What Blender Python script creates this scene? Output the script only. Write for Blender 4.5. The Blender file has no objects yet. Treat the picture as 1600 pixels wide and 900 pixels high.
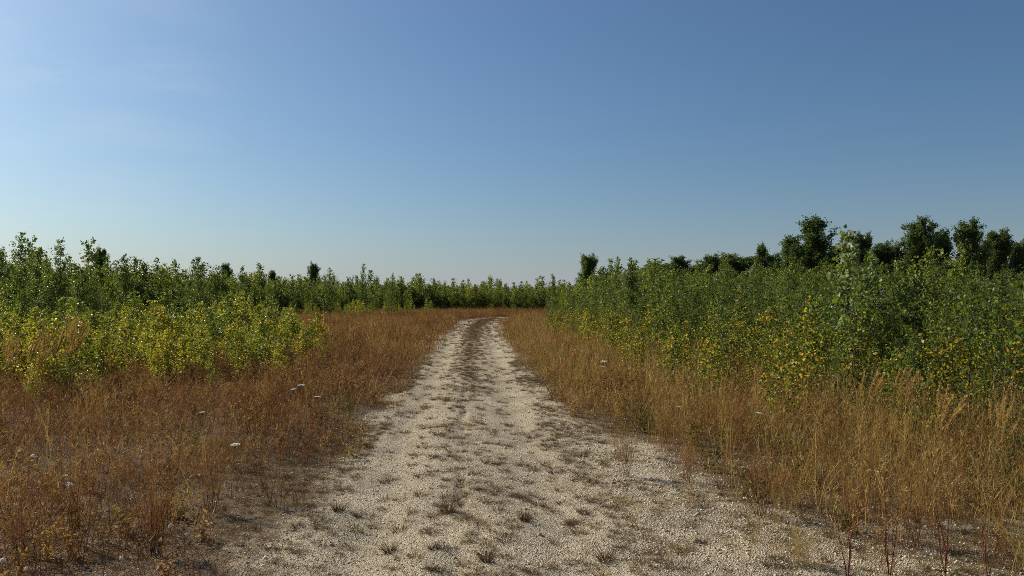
import bpy, math
import numpy as np
from mathutils import Vector

rng = np.random.default_rng(7)
R = math.radians
sc = bpy.context.scene
col = sc.collection

# ------------------------------------------------------------------ camera
F = 1232.0            # focal length in photograph pixels (1600 wide)
HZ = 465.0            # photograph row of the horizon
EYE = 1.6
cam_d = bpy.data.cameras.new('camera')
cam = bpy.data.objects.new('camera', cam_d)
col.objects.link(cam)
cam_d.sensor_width = 36.0
cam_d.lens = 36.0 * F / 1600.0
cam_d.clip_start, cam_d.clip_end = 0.1, 6000
cam.location = (0, 0, EYE)
cam.rotation_euler = (R(90) + math.atan((HZ - 450.0) / F), 0, 0)
sc.camera = cam

# ------------------------------------------------------------------ sky and sun
SUN_EL, SUN_AZ = 34.0, -56.0       # azimuth from straight ahead, negative is left
w = bpy.data.worlds.new('World'); sc.world = w; w.use_nodes = True
nt = w.node_tree; nt.nodes.clear()
out = nt.nodes.new('ShaderNodeOutputWorld'); bg = nt.nodes.new('ShaderNodeBackground')
sky = nt.nodes.new('ShaderNodeTexSky'); sky.sky_type = 'NISHITA'; sky.sun_disc = False
sky.sun_elevation = R(SUN_EL); sky.sun_rotation = R(SUN_AZ)
sky.air_density, sky.dust_density, sky.ozone_density, sky.altitude = 1.0, 1.5, 3.0, 0
tc = nt.nodes.new('ShaderNodeTexCoord'); mp = nt.nodes.new('ShaderNodeMapping')
mp.inputs['Rotation'].default_value = (0, R(-24), R(15)); mp.inputs['Scale'].default_value = (1.6, 1.6, 9.0); mp.inputs['Location'].default_value = (4.11, 1.83, 6.9)
nz = nt.nodes.new('ShaderNodeTexNoise'); nz.inputs['Scale'].default_value = 2.3
nz.inputs['Detail'].default_value = 6; nz.inputs['Roughness'].default_value = 0.55; nz.inputs['Distortion'].default_value = 0.6
rp = nt.nodes.new('ShaderNodeValToRGB')
rp.color_ramp.elements[0].position = 0.46; rp.color_ramp.elements[1].position = 0.72
rp.color_ramp.elements[1].color = (0.16, 0.16, 0.16, 1)
mx = nt.nodes.new('ShaderNodeMix'); mx.data_type = 'RGBA'
mx.inputs['B'].default_value = (8.5, 9.0, 9.4, 1)
L = nt.links.new
L(tc.outputs['Generated'], mp.inputs['Vector']); L(mp.outputs['Vector'], nz.inputs['Vector'])
cd = Vector(((70 - 800) / F, 1.0, (HZ - 95) / F)).normalized()
dp = nt.nodes.new('ShaderNodeVectorMath'); dp.operation = 'DOT_PRODUCT'; dp.inputs[1].default_value = cd
nv = nt.nodes.new('ShaderNodeVectorMath'); nv.operation = 'NORMALIZE'; L(tc.outputs['Generated'], nv.inputs[0]); L(nv.outputs[0], dp.inputs[0])
pm = nt.nodes.new('ShaderNodeMapRange'); pm.interpolation_type = 'SMOOTHSTEP'; pm.inputs['From Min'].default_value = 0.975; pm.inputs['From Max'].default_value = 0.999
pf = nt.nodes.new('ShaderNodeMath'); pf.operation = 'MULTIPLY'
L(dp.outputs['Value'], pm.inputs['Value']); L(nz.outputs['Fac'], rp.inputs['Fac']); L(rp.outputs['Color'], pf.inputs[0]); L(pm.outputs[0], pf.inputs[1]); L(pf.outputs[0], mx.inputs['Factor'])
wb = nt.nodes.new('ShaderNodeMix'); wb.data_type = 'RGBA'; wb.blend_type = 'MULTIPLY'; wb.inputs['Factor'].default_value = 1
wb.inputs['B'].default_value = (0.672, 0.865, 1.0, 1)        # white balance of the air's colour
L(sky.outputs['Color'], wb.inputs['A']); 
hzx = nt.nodes.new('ShaderNodeMix'); hzx.data_type = 'RGBA'; hzx.inputs['B'].default_value = (7.4, 7.5, 8.4, 1)     # pale haze low in the air, all round
hs = nt.nodes.new('ShaderNodeSeparateXYZ'); hm = nt.nodes.new('ShaderNodeMath'); hm.operation = 'MAXIMUM'; hm.inputs[1].default_value = 0
he = nt.nodes.new('ShaderNodeMath'); he.operation = 'POWER'; he.inputs[0].default_value = math.exp(-1 / 0.05); hf = nt.nodes.new('ShaderNodeMath'); hf.operation = 'MULTIPLY'; hf.inputs[1].default_value = 0.6
L(tc.outputs['Generated'], hs.inputs[0]); L(hs.outputs['Z'], hm.inputs[0]); L(hm.outputs[0], he.inputs[1]); L(he.outputs[0], hf.inputs[0]); L(hf.outputs[0], hzx.inputs['Factor'])
L(wb.outputs['Result'], hzx.inputs['A']); L(hzx.outputs['Result'], mx.inputs['A']); L(mx.outputs['Result'], bg.inputs['Color'])
bg.inputs['Strength'].default_value = 0.0685
L(bg.outputs['Background'], out.inputs['Surface'])

sun_d = bpy.data.lights.new('sun', 'SUN'); sun_d.energy = 5.0; sun_d.angle = R(0.53); sun_d.color = (1.0, 0.89, 0.70)
sun = bpy.data.objects.new('sun', sun_d); col.objects.link(sun)
sv = Vector((math.sin(R(SUN_AZ)) * math.cos(R(SUN_EL)), math.cos(R(SUN_AZ)) * math.cos(R(SUN_EL)), math.sin(R(SUN_EL))))
sun.rotation_euler = sv.to_track_quat('Z', 'Y').to_euler(); sun.location = sv * 60

vs = sc.view_settings
vs.view_transform = 'Standard'; vs.look = 'None'; vs.exposure = 0.30; vs.gamma = 1.0; vs.use_curve_mapping = False
cy = sc.cycles
cy.max_bounces = 6; cy.diffuse_bounces = 3; cy.glossy_bounces = 2; cy.transmission_bounces = 3; cy.transparent_max_bounces = 4
cy.filter_width = 0.9; cy.use_denoising = False; cy.use_adaptive_sampling = False

# ------------------------------------------------------------------ helpers
def tag(o, label=None, cat=None, group=None, kind=None):
    if label: o['label'] = label
    if cat: o['category'] = cat
    if group: o['group'] = group
    if kind: o['kind'] = kind
    return o

def PX(px, d): return (px - 800.0) * d / F
def GD(py, z=0.0): return (EYE - z) * F / (py - HZ)       # depth of a point of height z seen at row py

def make_mesh(name, verts, faces, attrs=None, mat=None, smooth=False):
    """verts (n,3); faces: array (m,3) or (m,4), or a list of such arrays"""
    me = bpy.data.meshes.new(name)
    verts = np.asarray(verts, np.float32)
    if not isinstance(faces, (list, tuple)): faces = [faces]
    faces = [np.asarray(f, np.int32) for f in faces if len(f)]
    me.vertices.add(len(verts)); me.vertices.foreach_set('co', verts.ravel())
    idx = np.concatenate([f.ravel() for f in faces])
    cnt = np.concatenate([np.full(len(f), f.shape[1], np.int32) for f in faces])
    me.loops.add(len(idx)); me.loops.foreach_set('vertex_index', idx)
    me.polygons.add(len(cnt))
    me.polygons.foreach_set('loop_start', np.concatenate([[0], np.cumsum(cnt)[:-1]]).astype(np.int32))
    if smooth: me.polygons.foreach_set('use_smooth', np.ones(len(cnt), bool))
    me.update(calc_edges=True)
    for k, v in (attrs or {}).items():
        a = me.attributes.new(k, 'FLOAT', 'POINT'); a.data.foreach_set('value', np.asarray(v, np.float32))
    if mat: me.materials.append(mat)
    me.validate()
    return me

class Geo:
    """collects vertices, quads/tris and a tint per vertex"""
    def __init__(s): s.v, s.t, s.q, s.f3, s.n = [], [], [], [], 0
    def add(s, v, tint, quads=None, tris=None):
        v = np.asarray(v, float).reshape(-1, 3)
        s.v.append(v); s.t.append(np.broadcast_to(np.asarray(tint, float), (len(v),)))
        if quads is not None and len(quads): s.q.append(np.asarray(quads) + s.n)
        if tris is not None and len(tris): s.f3.append(np.asarray(tris) + s.n)
        s.n += len(v)
    def mesh(s, name, mat, smooth=False):
        fs = []
        if s.q: fs.append(np.concatenate(s.q))
        if s.f3: fs.append(np.concatenate(s.f3))
        return make_mesh(name, np.concatenate(s.v), fs, {'tint': np.concatenate(s.t)}, mat, smooth)

def unit(v): return v / np.maximum(np.linalg.norm(v, axis=-1, keepdims=True), 1e-9)

def tube(g, path, rad, tint=0.5, n=5):
    path = np.asarray(path, float); k = len(path); rad = np.broadcast_to(rad, (k,))
    d = unit(np.gradient(path, axis=0))
    ref = np.array([0.31, 0.95, 0.02]); a = unit(np.cross(d, ref)); b = np.cross(d, a)
    th = np.arange(n) * 2 * np.pi / n
    ring = path[:, None] + rad[:, None, None] * (np.cos(th)[None, :, None] * a[:, None] + np.sin(th)[None, :, None] * b[:, None])
    i = np.arange(k - 1)[:, None] * n; j = np.arange(n)[None]; j2 = (j + 1) % n
    q = np.stack([i + j, i + j2, i + n + j2, i + n + j], -1).reshape(-1, 4)
    g.add(ring.reshape(-1, 3), tint, q)

def ribbons(g, base, h, lean, width, tint0, tint1, rg, segs=3, power=2.0):
    """upright blades: base (n,3), h (n,), lean (n,2) horizontal offset of the tip, width (n,)"""
    n = len(base); s = np.linspace(0, 1, segs + 1)
    p = base[:, None] + np.zeros((n, segs + 1, 3))
    p[:, :, :2] += lean[:, None] * (s[None, :, None] ** power)
    p[:, :, 2] += h[:, None] * s[None]
    th = rg.uniform(0, np.pi, n); side = np.stack([np.cos(th), np.sin(th), 0 * th], -1)
    wd = width[:, None] * (1 - 0.8 * s[None]) * 0.5
    v = np.stack([p - side[:, None] * wd[..., None], p + side[:, None] * wd[..., None]], 2)      # n, segs+1, 2, 3
    t = (tint0[:, None] * (1 - s) + tint1[:, None] * s)[:, :, None] + np.zeros((1, 1, 2))
    i = np.arange(n)[:, None] * (2 * (segs + 1)) + 2 * np.arange(segs)[None]
    q = np.stack([i, i + 1, i + 3, i + 2], -1).reshape(-1, 4)
    g.add(v.reshape(-1, 3), t.ravel(), q)
    return p

def slivers(g, a, b, width, tint, rg):
    """thin triangles from a to b"""
    n = len(a); d = unit(b - a); r = unit(rg.normal(size=(n, 3))); side = unit(np.cross(d, r)) * width[:, None] * 0.5
    v = np.stack([a - side, a + side, b], 1)
    g.add(v.reshape(-1, 3), np.repeat(tint, 3), tris=np.arange(n * 3).reshape(-1, 3))

def leaves(g, pos, direc, size, tint, rg, wide=0.85, fold=0.12, flat=0.0):
    """folded kite-shaped leaves: stalk end at pos, blade along direc"""
    n = len(pos); d = unit(direc); r = rg.normal(size=(n, 3)); r[:, 2] += flat
    nn = unit(np.cross(np.cross(d, r), d)); sd = np.cross(d, nn)
    sz = size[:, None]
    mid = pos + d * sz * 0.36
    v = np.stack([pos, mid - sd * sz * wide * 0.5 + nn * sz * fold, pos + d * sz - nn * sz * 0.08, mid + sd * sz * wide * 0.5 + nn * sz * fold], 1)
    i = np.arange(n)[:, None] * 4
    tr = np.concatenate([i + np.array([[0, 2, 1]]), i + np.array([[0, 3, 2]])])
    g.add(v.reshape(-1, 3), np.repeat(tint, 4), tris=tr)

_lat = np.random.default_rng(3).random((256, 256))
def vnoise(x, y, s=1.0, seed=0):
    x = np.asarray(x) / s + 17.3 * seed + 100; y = np.asarray(y) / s + 9.1 * seed + 100
    xi, yi = np.floor(x).astype(int), np.floor(y).astype(int); fx, fy = x - xi, y - yi
    fx, fy = fx * fx * (3 - 2 * fx), fy * fy * (3 - 2 * fy)
    g = lambda a, b: _lat[a & 255, b & 255]
    return (g(xi, yi) * (1 - fx) + g(xi + 1, yi) * fx) * (1 - fy) + (g(xi, yi + 1) * (1 - fx) + g(xi + 1, yi + 1) * fx) * fy
def fnoise(x, y, s, seed=0):
    return (vnoise(x, y, s, seed) + 0.5 * vnoise(x, y, s / 2, seed + 1) + 0.25 * vnoise(x, y, s / 4, seed + 2)) / 1.75
def sstep(a, b, x):
    t = np.clip((x - a) / (b - a), 0, 1); return t * t * (3 - 2 * t)

# ------------------------------------------------------------------ materials
def ramp_node(nt, stops):
    r = nt.nodes.new('ShaderNodeValToRGB'); e = r.color_ramp.elements
    while len(e) < len(stops): e.new(0.5)
    for k, (p, c) in enumerate(stops): e[k].position = p; e[k].color = (*c, 1)
    return r

def plant_mat(name, stops, trans=0.35, rough=0.5, spec=0.4, tboost=(1.25, 1.25, 0.8)):
    m = bpy.data.materials.new(name); m.use_nodes = True; nt = m.node_tree; nt.nodes.clear(); L = nt.links.new
    out = nt.nodes.new('ShaderNodeOutputMaterial')
    a = nt.nodes.new('ShaderNodeAttribute'); a.attribute_name = 'tint'
    b = nt.nodes.new('ShaderNodeAttribute'); b.attribute_type = 'INSTANCER'; b.attribute_name = 'tone'
    s = nt.nodes.new('ShaderNodeMath'); s.operation = 'ADD'; L(a.outputs['Fac'], s.inputs[0]); L(b.outputs['Fac'], s.inputs[1])
    r = ramp_node(nt, stops); L(s.outputs[0], r.inputs['Fac'])
    oi = nt.nodes.new('ShaderNodeObjectInfo'); mr = nt.nodes.new('ShaderNodeMapRange')
    mr.inputs['To Min'].default_value = 0.78; mr.inputs['To Max'].default_value = 1.22; L(oi.outputs['Random'], mr.inputs['Value'])
    h = nt.nodes.new('ShaderNodeHueSaturation'); L(mr.outputs[0], h.inputs['Value']); L(r.outputs['Color'], h.inputs['Color'])
    p = nt.nodes.new('ShaderNodeBsdfPrincipled'); L(h.outputs['Color'], p.inputs['Base Color'])
    p.inputs['Roughness'].default_value = rough; p.inputs['Specular IOR Level'].default_value = spec
    if trans > 0:
        t = nt.nodes.new('ShaderNodeBsdfTranslucent'); mu = nt.nodes.new('ShaderNodeMix'); mu.data_type = 'RGBA'; mu.blend_type = 'MULTIPLY'
        mu.inputs['Factor'].default_value = 1; mu.inputs['B'].default_value = (*tboost, 1)
        L(h.outputs['Color'], mu.inputs['A']); L(mu.outputs['Result'], t.inputs['Color'])
        x = nt.nodes.new('ShaderNodeMixShader'); x.inputs['Fac'].default_value = trans
        L(p.outputs[0], x.inputs[1]); L(t.outputs[0], x.inputs[2]); L(x.outputs[0], out.inputs['Surface'])
    else: L(p.outputs[0], out.inputs['Surface'])
    return m

LEAF = plant_mat('poplar_leaf', [(0.0, (0.24, 0.28, 0.20)), (0.05, (0.20, 0.24, 0.16)), (0.09, (0.028, 0.050, 0.013)), (0.25, (0.076, 0.120, 0.020)), (0.42, (0.135, 0.180, 0.026)),
                                (0.58, (0.27, 0.26, 0.030)), (0.72, (0.55, 0.42, 0.035)), (0.88, (0.58, 0.31, 0.045)), (1.0, (0.24, 0.12, 0.05))],
                 0.45, 0.45, 0.3)
DARKLEAF = plant_mat('mature_leaf', [(0.0, (0.042, 0.068, 0.026)), (0.5, (0.095, 0.14, 0.042)), (1.0, (0.15, 0.20, 0.055))], 0.36, 0.5, 0.3)
BARK = plant_mat('bark', [(0.0, (0.06, 0.045, 0.035)), (0.5, (0.14, 0.11, 0.085)), (1.0, (0.22, 0.19, 0.15))], 0, 0.85, 0.2)
GRASS = plant_mat('dry_grass_blade', [(0.0, (0.075, 0.030, 0.015)), (0.22, (0.145, 0.058, 0.021)), (0.42, (0.25, 0.120, 0.036)),
                                      (0.58, (0.38, 0.245, 0.080)), (0.74, (0.54, 0.40, 0.135)), (0.82, (0.20, 0.165, 0.036)), (1.0, (0.080, 0.10, 0.022))],
                  0.30, 0.6, 0.25, (1.1, 1.0, 0.8))
RED = plant_mat('crimson_stem', [(0.0, (0.19, 0.020, 0.022)), (0.25, (0.20, 0.045, 0.03)), (0.5, (0.30, 0.17, 0.06)), (1.0, (0.42, 0.30, 0.11))], 0.2, 0.55, 0.3)
TUFT = plant_mat('tuft_blade', [(0.0, (0.06, 0.034, 0.016)), (0.45, (0.16, 0.098, 0.038)), (0.75, (0.24, 0.17, 0.065)), (1.0, (0.13, 0.135, 0.036))], 0.25, 0.65, 0.2, (1, 1, .8))
WHITE = plant_mat('white_petal', [(0.0, (0.68, 0.66, 0.60)), (1.0, (0.86, 0.85, 0.81))], 0.3, 0.7, 0.2, (1, 1, 0.95))

def stone_mat():
    m = bpy.data.materials.new('limestone_pebble'); m.use_nodes = True; nt = m.node_tree; L = nt.links.new
    p = nt.nodes['Principled BSDF']; p.inputs['Roughness'].default_value = 0.85; p.inputs['Specular IOR Level'].default_value = 0.25
    oi = nt.nodes.new('ShaderNodeObjectInfo')
    r = ramp_node(nt, [(0.0, (0.24, 0.18, 0.12)), (0.3, (0.44, 0.36, 0.24)), (0.65, (0.58, 0.50, 0.36)), (0.9, (0.60, 0.55, 0.45)), (1.0, (0.74, 0.71, 0.64))])
    L(oi.outputs['Random'], r.inputs['Fac']); L(r.outputs['Color'], p.inputs['Base Color'])
    return m
STONE = stone_mat()

def soil_mat(name, is_track):
    """pale limestone gravel; the ground also has plant litter where 'litter' is high"""
    m = bpy.data.materials.new(name); m.use_nodes = True; nt = m.node_tree; L = nt.links.new
    p = nt.nodes['Principled BSDF']; p.inputs['Roughness'].default_value = 0.95; p.inputs['Specular IOR Level'].default_value = 0.15
    tc = nt.nodes.new('ShaderNodeTexCoord')
    def noise(scale, detail=4, rough=0.6):
        n = nt.nodes.new('ShaderNodeTexNoise'); n.inputs['Scale'].default_value = scale; n.inputs['Detail'].default_value = detail
        n.inputs['Roughness'].default_value = rough; L(tc.outputs['Object'], n.inputs['Vector']); return n
    def vor(scale):
        n = nt.nodes.new('ShaderNodeTexVoronoi'); n.inputs['Scale'].default_value = scale; L(tc.outputs['Object'], n.inputs['Vector']); return n
    v1, v2 = vor(62), vor(130)
    def mix(a, b, fac, mode='MIX'):
        x = nt.nodes.new('ShaderNodeMix'); x.data_type = 'RGBA'; x.blend_type = mode
        for s, k in ((a, 'A'), (b, 'B'), (fac, 'Factor')):
            if hasattr(s, 'is_output'): L(s, x.inputs[k])
            else: x.inputs[k].default_value = s if k == 'Factor' else (*s, 1)
        return x.outputs['Result']
    bw = nt.nodes.new('ShaderNodeRGBToBW'); L(v1.outputs['Color'], bw.inputs[0])
    grain = ramp_node(nt, [(0.14, (0.16, 0.125, 0.085)), (0.42, (0.47, 0.40, 0.285)), (0.85, (0.74, 0.68, 0.54))]); L(bw.outputs[0], grain.inputs['Fac'])
    bw2 = nt.nodes.new('ShaderNodeRGBToBW'); L(v2.outputs['Color'], bw2.inputs[0])
    grain2 = ramp_node(nt, [(0.15, (0.26, 0.205, 0.14)), (0.7, (0.60, 0.53, 0.40))]); L(bw2.outputs[0], grain2.inputs['Fac'])
    c = mix(grain.outputs['Color'], grain2.outputs['Color'], 0.5)
    n1 = noise(1.3, 5); pr = ramp_node(nt, [(0.30, (0.66, 0.645, 0.62)), (0.52, (0.92, 0.905, 0.88)), (0.70, (1.06, 1.03, 0.98))]); L(n1.outputs['Fac'], pr.inputs['Fac'])
    c = mix(c, pr.outputs['Color'], 1.0, 'MULTIPLY')
    at = nt.nodes.new('ShaderNodeAttribute'); at.attribute_name = 'litter'
    n2 = noise(7.0, 6, 0.7); ad = nt.nodes.new('ShaderNodeMath'); ad.operation = 'MULTIPLY_ADD'
    L(at.outputs['Fac'], ad.inputs[0]); ad.inputs[1].default_value = 1.3; L(n2.outputs['Fac'], ad.inputs[2])
    lr = ramp_node(nt, [(0.62, (0, 0, 0)), (1.15, (1, 1, 1))]); lr.color_ramp.elements[1].position = 1.0; L(ad.outputs[0], lr.inputs['Fac'])
    n3 = noise(38, 5, 0.7); lit = ramp_node(nt, [(0.3, (0.055, 0.036, 0.022)), (0.52, (0.14, 0.092, 0.05)), (0.72, (0.26, 0.19, 0.11))]); L(n3.outputs['Fac'], lit.inputs['Fac'])
    c = mix(c, lit.outputs['Color'], lr.outputs['Color'])
    L(c, p.inputs['Base Color'])
    b = nt.nodes.new('ShaderNodeBump'); b.inputs['Strength'].default_value = 0.9; b.inputs['Distance'].default_value = 0.014
    b.invert = True
    hh = nt.nodes.new('ShaderNodeMath'); hh.operation = 'ADD'; L(v1.outputs['Distance'], hh.inputs[0]); L(v2.outputs['Distance'], hh.inputs[1])
    L(hh.outputs[0], b.inputs['Height']); L(b.outputs['Normal'], p.inputs['Normal'])
    return m
GROUND, TRACK = soil_mat('gravelly_ground', False), soil_mat('gravel_track_surface', True)

# ------------------------------------------------------------------ the track's course and the zones
ctrl = np.array([(-0.15, -8), (-0.18, 0), (-0.26, 4.5), (-0.42, 7), (-0.70, 12), (-1.08, 20.7), (-1.72, 35), (-1.98, 44), (-1.98, 54), (-1.5, 59.5), (0.6, 63.5), (4.0, 66), (9, 68), (16, 69)])
seg = np.concatenate([[0], np.cumsum(np.linalg.norm(np.diff(ctrl, axis=0), axis=1))])
def course(s):
    """smoothed centre line at arc length s"""
    acc = 0
    for o in np.linspace(-2.5, 2.5, 9): acc = acc + np.stack([np.interp(s + o, seg, ctrl[:, 0]), np.interp(s + o, seg, ctrl[:, 1])], -1)
    return acc / 9
S_all = np.arange(2, seg[-1] - 2.6, 0.25); C_all = course(S_all)
def track_dist(x, y):
    """signed distance from the centre line (right positive) in chunks"""
    x = np.asarray(x, float).ravel(); y = np.asarray(y, float).ravel(); o = np.empty(len(x))
    T = unit(np.gradient(C_all, axis=0))
    for i in range(0, len(x), 4000):
        dx = x[i:i + 4000, None] - C_all[None, :, 0]; dy = y[i:i + 4000, None] - C_all[None, :, 1]
        k = np.argmin(dx * dx + dy * dy, 1); r = np.arange(len(k))
        sgn = np.sign(dx[r, k] * T[k, 1] - dy[r, k] * T[k, 0])
        o[i:i + 4000] = sgn * np.sqrt((dx * dx + dy * dy)[r, k])
    return o
HW = 1.10
def wf(y): return np.interp(y, [4, 14, 25, 45], [1.0, 1.0, 1.12, 1.32])
# front edge of the right-hand thicket, x as a function of depth
def right_edge(y): return np.interp(y, [0, 5.5, 7.3, 8.5, 10, 13, 17, 24.6, 38, 50, 58, 70], [7.2, 5.8, 4.9, 4.1, 3.4, 3.1, 2.9, 2.5, 1.8, 2.0, 2.6, 6])
def left_edge(y): return np.interp(y, [0, 22, 30, 45, 60, 75, 88, 95, 110], [-26, -21, -20, -19.5, -18.5, -16, -9, 0, 40])

def bareness(x, y):
    """1 where gravel lies open beside the track"""
    sd = track_dist(x, y)
    e = np.abs(sd) - HW * wf(y)
    n = fnoise(x, y, 1.1, 5)
    reach = np.where(sd > 0, np.interp(y, [4.5, 5, 6, 6.5, 9, 14, 20], [1.6, 1.45, 1.1, 0.95, 0.65, 0.12, 0.0]), np.interp(y, [4, 6, 8, 10, 14, 20, 40], [-0.3, -0.15, 0.05, 0.1, 0.0, -0.1, -0.1]))
    b = 1 - sstep(-0.2, 0.5, e - reach + (n - 0.5) * 1.0)
    spur = 1 - sstep(0.7, 1.2, ((x + 5.2) / 3.2) ** 2 + ((y - 53.5) / 2.2) ** 2)
    return np.maximum(b, spur)

# ground sheet: fine near the camera, coarse to the horizon
def grade(a, fine, ratio, far):
    o = [0.0]; st = fine
    while o[-1] < far:
        o.append(o[-1] + st)
        if o[-1] > a: st *= ratio
    return np.array(o)
gx = grade(9, 0.11, 1.10, 2600); gx = np.concatenate([-gx[:0:-1], gx])
gy = grade(12, 0.11, 1.06, 2900); gy = np.concatenate([-grade(1, 0.6, 1.5, 2000)[:0:-1], gy])
X, Y = np.meshgrid(gx, gy); xf, yf = X.ravel(), Y.ravel()
def relief(x, y):
    near = 1 - sstep(90, 140, np.hypot(x, y))
    return near * (0.05 * (fnoise(x, y, 2.3, 11) - 0.5) + 0.03 * (vnoise(x, y, 0.5, 13) - 0.5))
sd_g = track_dist(xf, yf); near = np.hypot(xf, yf) < 120
cover = 1 - sstep(HW - 0.42, HW - 0.10, np.abs(sd_g) / wf(yf))
zf = relief(xf, yf) - 0.10 * cover * near
bare_g = bareness(xf, yf)
litter = np.clip(np.clip(1 - bare_g, 0, 1) * np.interp(yf, [0, 5, 9, 14], [0.14, 0.18, 0.5, 1.0]) + 0.20 * sstep(HW - .1, HW + .5, np.abs(sd_g)) * sstep(.35, .6, fnoise(xf, yf, .7, 91)), 0, 1)
nx_, ny_ = len(gx), len(gy)
i = (np.arange(ny_ - 1)[:, None] * nx_ + np.arange(nx_ - 1)[None]).ravel()
q = np.stack([i, i + 1, i + nx_ + 1, i + nx_], -1)
ground = bpy.data.objects.new('ground', make_mesh('ground', np.stack([xf, yf, zf], -1), q, {'litter': litter}, GROUND, True))
col.objects.link(ground); tag(ground, kind='structure')

# gravel track: two wheel ruts, a low crown, the small tyre groove in the middle
ss = [4.5]
while ss[-1] < seg[-1] - 5: ss.append(ss[-1] + float(np.interp(ss[-1], [4, 22, 60], [0.05, 0.08, 0.4])))
ss = np.array(ss); uu = np.arange(-1.62, 1.621, 0.042)
C = course(ss); T = unit(np.gradient(C, axis=0)); Nn = np.stack([T[:, 1], -T[:, 0]], -1)
WF = wf(C[:, 1])[:, None]
tx = C[:, None, 0] + Nn[:, None, 0] * uu * WF; ty = C[:, None, 1] + Nn[:, None, 1] * uu * WF
U = np.broadcast_to(uu, tx.shape)
wob = 0.12 * (vnoise(tx * 0 + ss[:, None], tx * 0, 3.0, 2) - 0.5)
prof = 0.014 - 0.045 * np.exp(-((np.abs(U + wob) - 0.66) / 0.24) ** 2)
groove = np.exp(-((U + 0.03 + 0.05 * (vnoise(ss[:, None] + 0 * U, 0 * U, 0.5, 8) - 0.5)) / 0.035) ** 2) * sstep(0.38, 0.6, vnoise(ss[:, None] + 0 * U, 0 * U, 1.1, 9)) * (ss[:, None] < 22)
groove2 = np.exp(-((U - 0.98 + 0.03 * ss[:, None] - 0.38) / 0.03) ** 2) * (ss[:, None] < 15.0)
rough = 0.022 * (fnoise(tx, ty, 0.55, 21) - 0.5) + 0.012 * (vnoise(tx, ty, 0.13, 23) - 0.5)
edge = sstep(HW - 0.18, HW + 0.40, np.abs(U) + 0.35 * (fnoise(tx, ty, 0.9, 31) - 0.5))
tz = relief(tx, ty) * 0.8 + prof + rough - 0.045 * groove - 0.012 * groove2 - 0.075 * edge
n_, m_ = tx.shape
i = (np.arange(n_ - 1)[:, None] * m_ + np.arange(m_ - 1)[None]).ravel()
q = np.stack([i, i + 1, i + m_ + 1, i + m_], -1)
strip = np.exp(-((U + 0.0) / 0.26) ** 2) * np.interp(ty, [4, 9, 16, 30], [0.0, 0.03, 0.18, 0.30]) + 0.12 * sstep(.45, .7, fnoise(tx, ty, .8, 37)) + 0.15 * sstep(45, 56, ty)
track = bpy.data.objects.new('gravel_track', make_mesh('gravel_track', np.stack([tx, ty, tz], -1).reshape(-1, 3), q, {'litter': strip.ravel()}, TRACK, True))
col.objects.link(track); tag(track, kind='structure')
from mathutils.bvhtree import BVHTree
def bvh_of(o):
    me = o.data; v = np.empty(len(me.vertices) * 3, np.float32); me.vertices.foreach_get('co', v)
    f = np.empty(len(me.polygons) * 4, np.int32); me.polygons.foreach_get('vertices', f)
    return BVHTree.FromPolygons(v.reshape(-1, 3).tolist(), f.reshape(-1, 4).tolist())
bt_g, bt_t = bvh_of(ground), bvh_of(track)
def ground_z(xs, ys):
    o = np.empty(len(xs)); dn = Vector((0, 0, -1))
    for k in range(len(xs)):
        p = Vector((xs[k], ys[k], 3)); a = bt_g.ray_cast(p, dn)[0]; b = bt_t.ray_cast(p, dn)[0]
        o[k] = max(a.z if a else -0.05, b.z if b else -9)
    return o

# ------------------------------------------------------------------ scattering of what cannot be counted
def scatter(name, pts, rot, scl, idx, tone, protos, label, cat):
    """one object of kind stuff: instances of prototype meshes on points"""
    me = bpy.data.meshes.new(name); n = len(pts)
    me.vertices.add(n); me.vertices.foreach_set('co', np.asarray(pts, np.float32).ravel())
    a = me.attributes.new('rot', 'FLOAT_VECTOR', 'POINT'); a.data.foreach_set('vector', np.asarray(rot, np.float32).ravel())
    a = me.attributes.new('scl', 'FLOAT_VECTOR', 'POINT'); a.data.foreach_set('vector', np.asarray(scl, np.float32).ravel())
    a = me.attributes.new('idx', 'INT', 'POINT'); a.data.foreach_set('value', np.asarray(idx, np.int32))
    a = me.attributes.new('tone', 'FLOAT', 'POINT'); a.data.foreach_set('value', np.asarray(tone, np.float32))
    ob = bpy.data.objects.new(name, me); col.objects.link(ob)
    pc = bpy.data.collections.new(name + '_kinds')
    for k, pm in enumerate(protos):
        pc.objects.link(bpy.data.objects.new('%s_kind_%02d' % (name, k), pm))
    ng = bpy.data.node_groups.new(name, 'GeometryNodeTree')
    ng.interface.new_socket('Geometry', in_out='INPUT', socket_type='NodeSocketGeometry')
    ng.interface.new_socket('Geometry', in_out='OUTPUT', socket_type='NodeSocketGeometry')
    N = ng.nodes.new; gi, go = N('NodeGroupInput'), N('NodeGroupOutput')
    ci = N('GeometryNodeCollectionInfo'); ci.inputs['Collection'].default_value = pc
    ci.inputs['Separate Children'].default_value = True; ci.inputs['Reset Children'].default_value = True
    ip = N('GeometryNodeInstanceOnPoints'); ip.inputs['Pick Instance'].default_value = True
    def named(nm, ty):
        x = N('GeometryNodeInputNamedAttribute'); x.data_type = ty; x.inputs['Name'].default_value = nm; return x.outputs['Attribute']
    er = N('FunctionNodeEulerToRotation')
    l = ng.links.new
    l(gi.outputs[0], ip.inputs['Points']); l(ci.outputs[0], ip.inputs['Instance']); l(named('idx', 'INT'), ip.inputs['Instance Index'])
    l(named('rot', 'FLOAT_VECTOR'), er.inputs[0]); l(er.outputs[0], ip.inputs['Rotation']); l(named('scl', 'FLOAT_VECTOR'), ip.inputs['Scale'])
    l(ip.outputs[0], go.inputs[0])
    md = ob.modifiers.new('scatter', 'NODES'); md.node_group = ng
    tag(ob, label, cat, kind='stuff')
    return ob

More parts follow.
